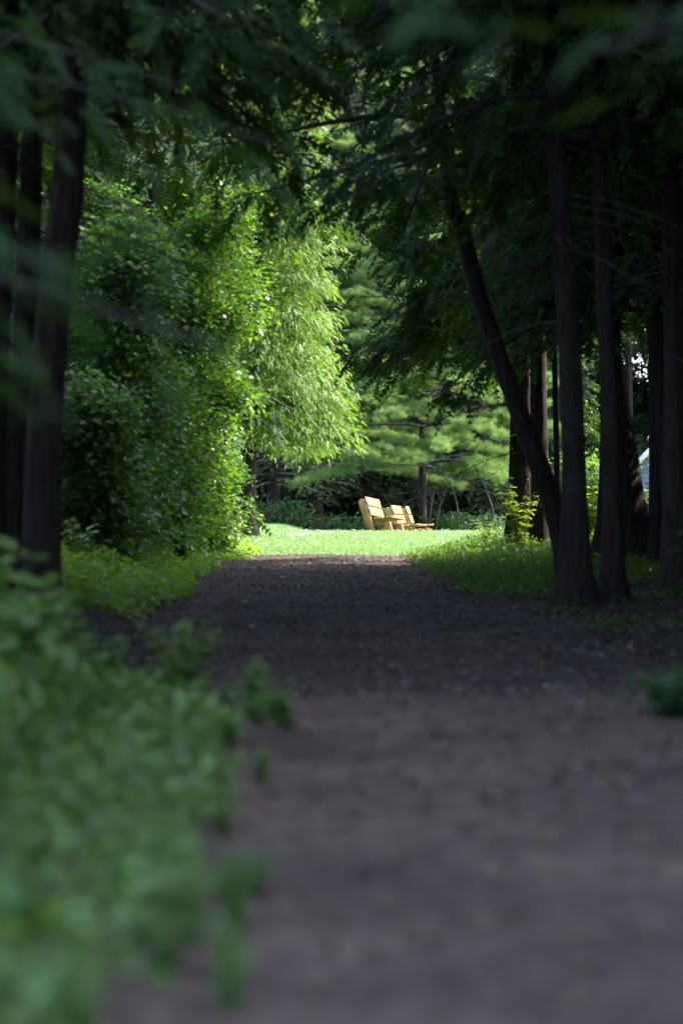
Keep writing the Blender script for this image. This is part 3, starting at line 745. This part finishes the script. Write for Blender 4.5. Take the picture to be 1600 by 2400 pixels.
# ------------------------------------------------------------------ far side of the clearing
plain_tree('white_pine', 3.0, 90, 18, .15, PN, 'white pine with soft sunlit needle pads above the benches', 'tree', 0, 1.05, None, seed=110)
plain_tree('white_pine', -.9, 94, 18, .2, PN, 'white pine half hidden behind the sunlit cedar', 'tree', 2.2, .95, None, seed=111)
for i, (x, y, s, cr, lab) in enumerate([
        (-2.6, 93, .95, SP, 'spruce with grey drooping lower boughs left of the benches'),
        (1.0, 97, 1.1, SP, 'dark spruce directly behind the benches'),
        (5.6, 97, 1.15, SP, 'dark spruce right behind the white pine'),
        (6.9, 100, 1.2, DK, 'dark conifer at the right end of the far woodland edge'),
        (-5.8, 99, 1.25, DK, 'dark conifer at the left end of the far woodland edge'),
        (-9.5, 96, 1.25, DK, 'dark conifer far left behind the bushes'),
        (17.0, 97, 1.2, SP, 'spruce outside the right edge beside the pale cottage'),
        (3.4, 103, 1.3, DK, 'tall dark conifer above the pine'),
        (-1.2, 104, 1.35, DK, 'tall dark conifer above the far left spruce')]):
    plain_tree('spruce_tree' if cr is SP else 'conifer_tree', x, y, 17 * s, .25, cr, lab, 'tree', i * 2.1, s, None, seed=120 + i, coff=(0, 0, .4))
# woods behind it all
a = Acc(); n = 26000
p = np.column_stack([rng.uniform(-42, 42, n), rng.uniform(112, 128, n), rng.uniform(-.5, 36, n)])
d = rng.normal(0, 1, (n, 3)) * [1, 1, .5] + [0, 0, -.3]
scatter(a, FR, p, frames(d, roll=rng.normal(0, .6, n)), rng.uniform(1.6, 3.2, n), 0)
for i in range(40):
    x = rng.uniform(-30, 30); y = rng.uniform(109, 114)
    tube(a, [(x, y, -.5), (x + rng.normal(0, .3), y, 9), (x + rng.normal(0, .6), y, 20)], [.2, .15, .08], 6, 1)
stuff(a.obj('distant_woods', [M['far'], M['bark']]), 'dark mass of distant woods closing the view behind the clearing', 'woods')
def bowl(name, x, y, rx, h, label, seed, mat):
    return maple(name, x, y, [((x, y, float(H(x, y)) + h * .45), (rx, rx * .8, h * .55), int(160 + 150 * rx))], label, 'shrub', seed, mat, OV, .13, 8, 3)
bowl('low_shrub', -2.3, 88.5, 1.25, .85, 'low pale green shrub at the far lawn edge left of the benches', 301, M['shrub'])
bowl('low_shrub', -.35, 88.0, 1.0, .95, 'rounded green shrub just left behind the largest bench', 302, M['shrub'])
bowl('low_shrub', 1.5, 90.0, 1.1, 1.25, 'dark shrub directly behind the largest bench', 303, M['shrub'])
bowl('low_shrub', 4.3, 89.0, 1.1, 1.1, 'leafy shrub at the far edge right of the benches', 304, M['shrub'])
bowl('low_shrub', 6.0, 90.0, 1.2, .95, 'shrub at the far edge close to the mound cedar', 305, M['shrub'])
bowl('low_shrub', -4.2, 88.5, 1.1, 1.0, 'shrub at the far left corner of the clearing', 306, M['shrub'])
for i, (pts, lab) in enumerate([
        ([(1076, 1250), (1070, 1180), (1046, 1120), (1018, 1085)], 'bare arching stem right behind the benches'),
        ([(1000, 1250), (1010, 1190), (1020, 1130)], 'bare upright stem nearest the low bench seats'),
        ([(1016, 1250), (1030, 1190), (1046, 1150)], 'thin bare stem leaning right beside the upright one'),
        ([(1170, 1250), (1150, 1180), (1118, 1105), (1090, 1060)], 'long thin bare stem leaning left near the mound cedar')]):
    q = [P(x, y, 88.5) for x, y in pts]; b = q[0].copy(); b[2] = float(H(b[0], b[1])) - .1
    root = thing('bare_stem', b, lab, 'stem')
    t = Acc(); tube(t, spline([np.zeros(3)] + [v - b for v in q[1:]], 14), np.linspace(.034, .012, 14), 6, 0)
    rr = np.random.default_rng(i)
    for kx in range(5):
        v = spline([np.zeros(3)] + [v - b for v in q[1:]], 14)[6 + kx]; e = v + rr.normal(0, .35, 3) + [0, 0, .3]
        tube(t, np.array([v, (v + e) / 2 + [0, 0, .04], e]), [.014, .010, .004], 4, 0)
    t.obj('stem', M['twig'], root, True)

# ------------------------------------------------------------------ near trees whose boughs hang into the picture, out of focus
def near_tree(x, y, label, seed, boughs, lean=(0, 0)):
    b = np.array([x, y, float(H(x, y)) - .1]); root = thing('cedar_tree', b, label, 'tree')
    put_trunk('t', root, [(0, 0, 0), (lean[0] * .4, lean[1] * .4, 4), (lean[0], lean[1], 11)], [.2, .16, .04], seed)
    a = Acc(); r_ = np.random.default_rng(seed)
    for (s, e, sag, n, size) in boughs:
        s = np.array(s, float) - b; e = np.array(e, float) - b
        v = e - s; L = np.linalg.norm(v[:2]); out = np.array([v[0], v[1], 0]) / L
        bough(a, r_, s, out, L, v[2] / L + sag, sag, n, size, FR, .25, .6, .08, .5, .004)
    a.obj('crown', [M['cedar'], M['twig']], root)
    return root
near_tree(-2.5, 8.2, 'near cedar left of the frame whose blurred frond tips reach in at left', 31, [
    ((-2.4, 8.2, 2.5), tuple(P(150, 640, 8)), .12, 26, .20), ((-2.4, 8.2, 2.3), tuple(P(420, 800, 7.5)), .10, 22, .17),
    ((-2.4, 8.2, 3.0), tuple(P(80, 250, 8)), .1, 22, .2), ((-2.4, 8.2, 2.2), tuple(P(120, 860, 8.5)), .12, 24, .18)])
near_tree(-3.6, 13.2, 'cedar left of the path with dark blurred boughs across the upper left', 32, [
    ((-3.5, 13.2, 3.8), tuple(P(660, 330, 12.5)), .14, 28, .24), ((-3.5, 13.2, 4.1), tuple(P(420, 200, 13)), .12, 20, .24)])
near_tree(2.7, 7.2, 'near cedar right of the frame whose blurred fronds hang in at the top', 33, [
    ((2.6, 7.2, 3.0), tuple(P(1380, 130, 7)), .10, 20, .17), ((2.6, 7.2, 3.1), tuple(P(830, 40, 6.5)), .14, 24, .16)])

# ------------------------------------------------------------------ benches
def box(acc, c, size, rot=None, bev=.008):
    """chamfered board"""
    hx, hy, hz = [v / 2 for v in size]; b = bev; v = []
    for sx in (-1, 1):
        for sy in (-1, 1):
            for sz in (-1, 1):
                v += [(sx * (hx - b), sy * (hy - b), sz * hz), (sx * (hx - b), sy * hy, sz * (hz - b)), (sx * hx, sy * (hy - b), sz * (hz - b))]
    import bmesh
    m = bmesh.new()
    for q in v: m.verts.new(q)
    bmesh.ops.convex_hull(m, input=list(m.verts)); bmesh.ops.triangulate(m, faces=list(m.faces))
    m.verts.index_update()
    V = np.array([q.co[:] for q in m.verts]); F = np.array([[x.index for x in f.verts] for f in m.faces]); m.free()
    if rot is not None: V = V @ np.array(rot).T
    acc.add(V + np.array(c), F)
def slab(acc, outline, y0, y1, bev=.012):
    """polygon in the x-z plane extruded along y with a chamfered rim"""
    o = np.array(outline, float); c = o.mean(0); n = len(o)
    dirs = o - c; k = 1 - bev / np.linalg.norm(dirs, axis=1, keepdims=True); ins = c + dirs * k
    rings = [(ins, y0), (o, y0 + bev), (o, y1 - bev), (ins, y1)]
    V = np.concatenate([np.column_stack([r[:, 0], np.full(n, y), r[:, 1]]) for r, y in rings])
    F = []
    for q in range(3):
        for i in range(n):
            j = (i + 1) % n; a0, a1, b0, b1 = q * n + i, q * n + j, (q + 1) * n + i, (q + 1) * n + j
            F += [(a0, a1, b1), (a0, b1, b0)]
    V = np.concatenate([V, [[c[0], y0, c[1]], [c[0], y1, c[1]]]]); e = len(V)
    for i in range(n):
        j = (i + 1) % n; F += [(e - 2, j, i), (e - 1, 3 * n + i, 3 * n + j)]
    acc.add(V, F)
def rounded(x0, z0, x1, z1, w, round_top=True):
    """leaning slab outline, foot (x0,z0) to top (x1,z1)"""
    d = np.array([x1 - x0, z1 - z0]); L = np.linalg.norm(d); d /= L; s = np.array([d[1], -d[0]]); r = w / 2
    pts = [np.array([x0 - r / d[1], z0]), np.array([x0 + r / d[1], z0])]
    for k in range(9):
        a = math.pi * k / 8
        pts.append(np.array([x1, z1]) - d * r + s * r * math.cos(a) * 1.0 + d * r * math.sin(a) * (.75 if round_top else .3))
    return pts
def rot_y(a):
    c, s = math.cos(a), math.sin(a); return [[c, 0, s], [0, 1, 0], [-s, 0, c]]
BW = 1.46
tilt = math.atan2(.34, .96)
def bench_mesh():
    out = []
    for y in (0.0, BW - .09):
        a = Acc(); slab(a, rounded(.02, -.12, -.36, .99, .215), y, y + .09); out.append(('back_post', a))
        a = Acc(); slab(a, rounded(.56, -.12, .40, .375, .20, False), y, y + .09); out.append(('leg', a))
        a = Acc(); slab(a, [(-.02, .17), (.46, .17), (.44, .34), (-.05, .31)], y + .095, y + .135, .006); out.append(('seat_rail', a))
    dirv = np.array([-.36 - .02, .99 + .12]); dirv = dirv / np.linalg.norm(dirv); nrm = np.array([dirv[1], -dirv[0]])
    for h in (.86, .575):
        t = (h + .12) / 1.11; c = np.array([.02 - .38 * t, h]) + nrm * (.1075 + .026)
        a = Acc(); box(a, (c[0], BW / 2, c[1]), (.048, BW + .02, .265), rot_y(-math.atan2(.38, 1.11)), .01); out.append(('back_plank', a))
    for i, x in enumerate((.17, .46)):
        a = Acc(); box(a, (x, BW / 2, .385 + (x - .17) * .10 + .024), (.275, BW + .02, .048), rot_y(-math.atan(.10)), .01); out.append(('seat_plank', a))
    return [(nm, a) for nm, a in out]
def bench(x, y, yaw, pitch, label, z=None):
    gz = float(H(x, y)) if z is None else z
    root = thing('park_bench', (x, y, gz), label, 'bench', 'timber benches on the lawn')
    root.rotation_euler = (pitch, 0, yaw)
    for nm, me in BM:
        o = bpy.data.objects.new(nm, me); COL.objects.link(o); o.parent = root
    return root
BM = []
for nm, acc in bench_mesh():
    o = acc.obj(nm, M['wood']); BM.append((nm, o.data)); bpy.data.objects.remove(o)
bench(.89, 70.1, -R(16), -R(3.2), 'largest timber bench, front one, showing two sunlit back planks')
bench(1.72, 73.2, -R(12), -R(1), 'middle timber bench standing lower behind the largest one')
bench(2.24, 76.2, -R(5), 0, 'rearmost timber bench, farthest right, its low seat jutting out')

# ------------------------------------------------------------------ pale building glimpsed between the right trunks
def cottage():
    c = P(1535, 1250, 104); bx, by = c[0], c[1]; gz = float(H(bx, by)) - .2
    root = thing('cottage', (bx, by, gz), 'pale blue-grey boarded gable glimpsed between the right trunks', 'building', None, R(-8))
    a = Acc(); w, h, ap, dep = 1.9, 2.2, 4.1, 5.0
    V = [(-w, 0, 0), (w, 0, 0), (w, 0, h), (0, 0, ap), (-w, 0, h), (-w, dep, 0), (w, dep, 0), (w, dep, h), (0, dep, ap), (-w, dep, h)]
    a.add(V, [(0, 1, 2), (0, 2, 4), (4, 2, 3), (5, 7, 6), (5, 9, 7), (9, 8, 7), (0, 4, 9), (0, 9, 5), (1, 6, 7), (1, 7, 2)])
    for k in range(17):
        z = .62 + k * .2
        ww = w if z < h else w * (ap - z) / (ap - h)
        if ww > .1: box(a, (0, -.012, z), (2 * ww - .06, .022, .19), rot=[[1, 0, 0], [0, 1, .0], [0, 0, 1]], bev=.005)
    a.obj('wall', M['siding'], root)
    a = Acc(); box(a, (0, -.03, .3), (2 * w, .05, .5)); a.obj('plinth', M['rust'], root)
    a = Acc(); sl = math.atan2(ap - h, w); L = math.hypot(w, ap - h) + .35
    for s in (-1, 1):
        box(a, (s * (w / 2 + .12), dep / 2, (h + ap) / 2 + .0), (L, dep + .5, .09), rot_y(s * sl))
    a.obj('roof', M['roofing'], root)
    a = Acc()
    for s in (-1, 1): box(a, (s * (w / 2 + .12), -.28, (h + ap) / 2 - .04), (L, .04, .2), rot_y(s * sl))
    a.obj('gable_board', M['trim'], root)
    a = Acc(); box(a, (-.35, -.05, 1.75), (.85, .06, 1.05)); wd = a.obj('window', M['trim'], root)
    a = Acc(); box(a, (-.35, -.075, 1.75), (.68, .04, .88)); a.obj('pane', M['glassy'], wd)
cottage()

# ------------------------------------------------------------------ light, sky, camera
sun_dir = Vector((.95, .25, 1.16)).normalized()
el = math.asin(sun_dir.z)
w = bpy.data.worlds.new('World'); sc.world = w; w.use_nodes = True
nt = w.node_tree; bg = nt.nodes['Background']
sky = nt.nodes.new('ShaderNodeTexSky'); sky.sky_type = 'NISHITA'; sky.sun_disc = False
sky.sun_elevation = el; sky.sun_rotation = math.atan2(sun_dir.x, sun_dir.y)
nt.links.new(sky.outputs[0], bg.inputs[0]); bg.inputs[1].default_value = .15; sky.air_density = .75; sky.dust_density = 2.5; sky.ozone_density = .6
sl = bpy.data.lights.new('sun', 'SUN'); sl.energy = 2.5; sl.angle = R(.5); sl.color = (1, .95, .86)
so = bpy.data.objects.new('sun', sl); COL.objects.link(so)
so.rotation_euler = (-sun_dir).to_track_quat('-Z', 'Y').to_euler(); so.location = (40, 60, 60)

cam = bpy.data.cameras.new('camera'); co = bpy.data.objects.new('camera', cam); COL.objects.link(co)
co.location = (0, 0, CAMZ); co.rotation_euler = (R(90) - math.atan(25 / FPX), 0, 0)
cam.sensor_fit = 'VERTICAL'; cam.sensor_height = 36; cam.lens = 85
cam.clip_start = .1; cam.clip_end = 3000
cam.dof.use_dof = True; cam.dof.focus_distance = 58; cam.dof.aperture_fstop = 1.15
sc.camera = co
vs = sc.view_settings
vs.view_transform = 'Standard'; vs.look = 'None'; vs.gamma = 1; vs.exposure = 3.0
cy = sc.cycles
cy.max_bounces = 8; cy.diffuse_bounces = 4; cy.glossy_bounces = 2; cy.transmission_bounces = 4; cy.transparent_max_bounces = 4
cy.use_denoising = True; cy.sample_clamp_indirect = 4
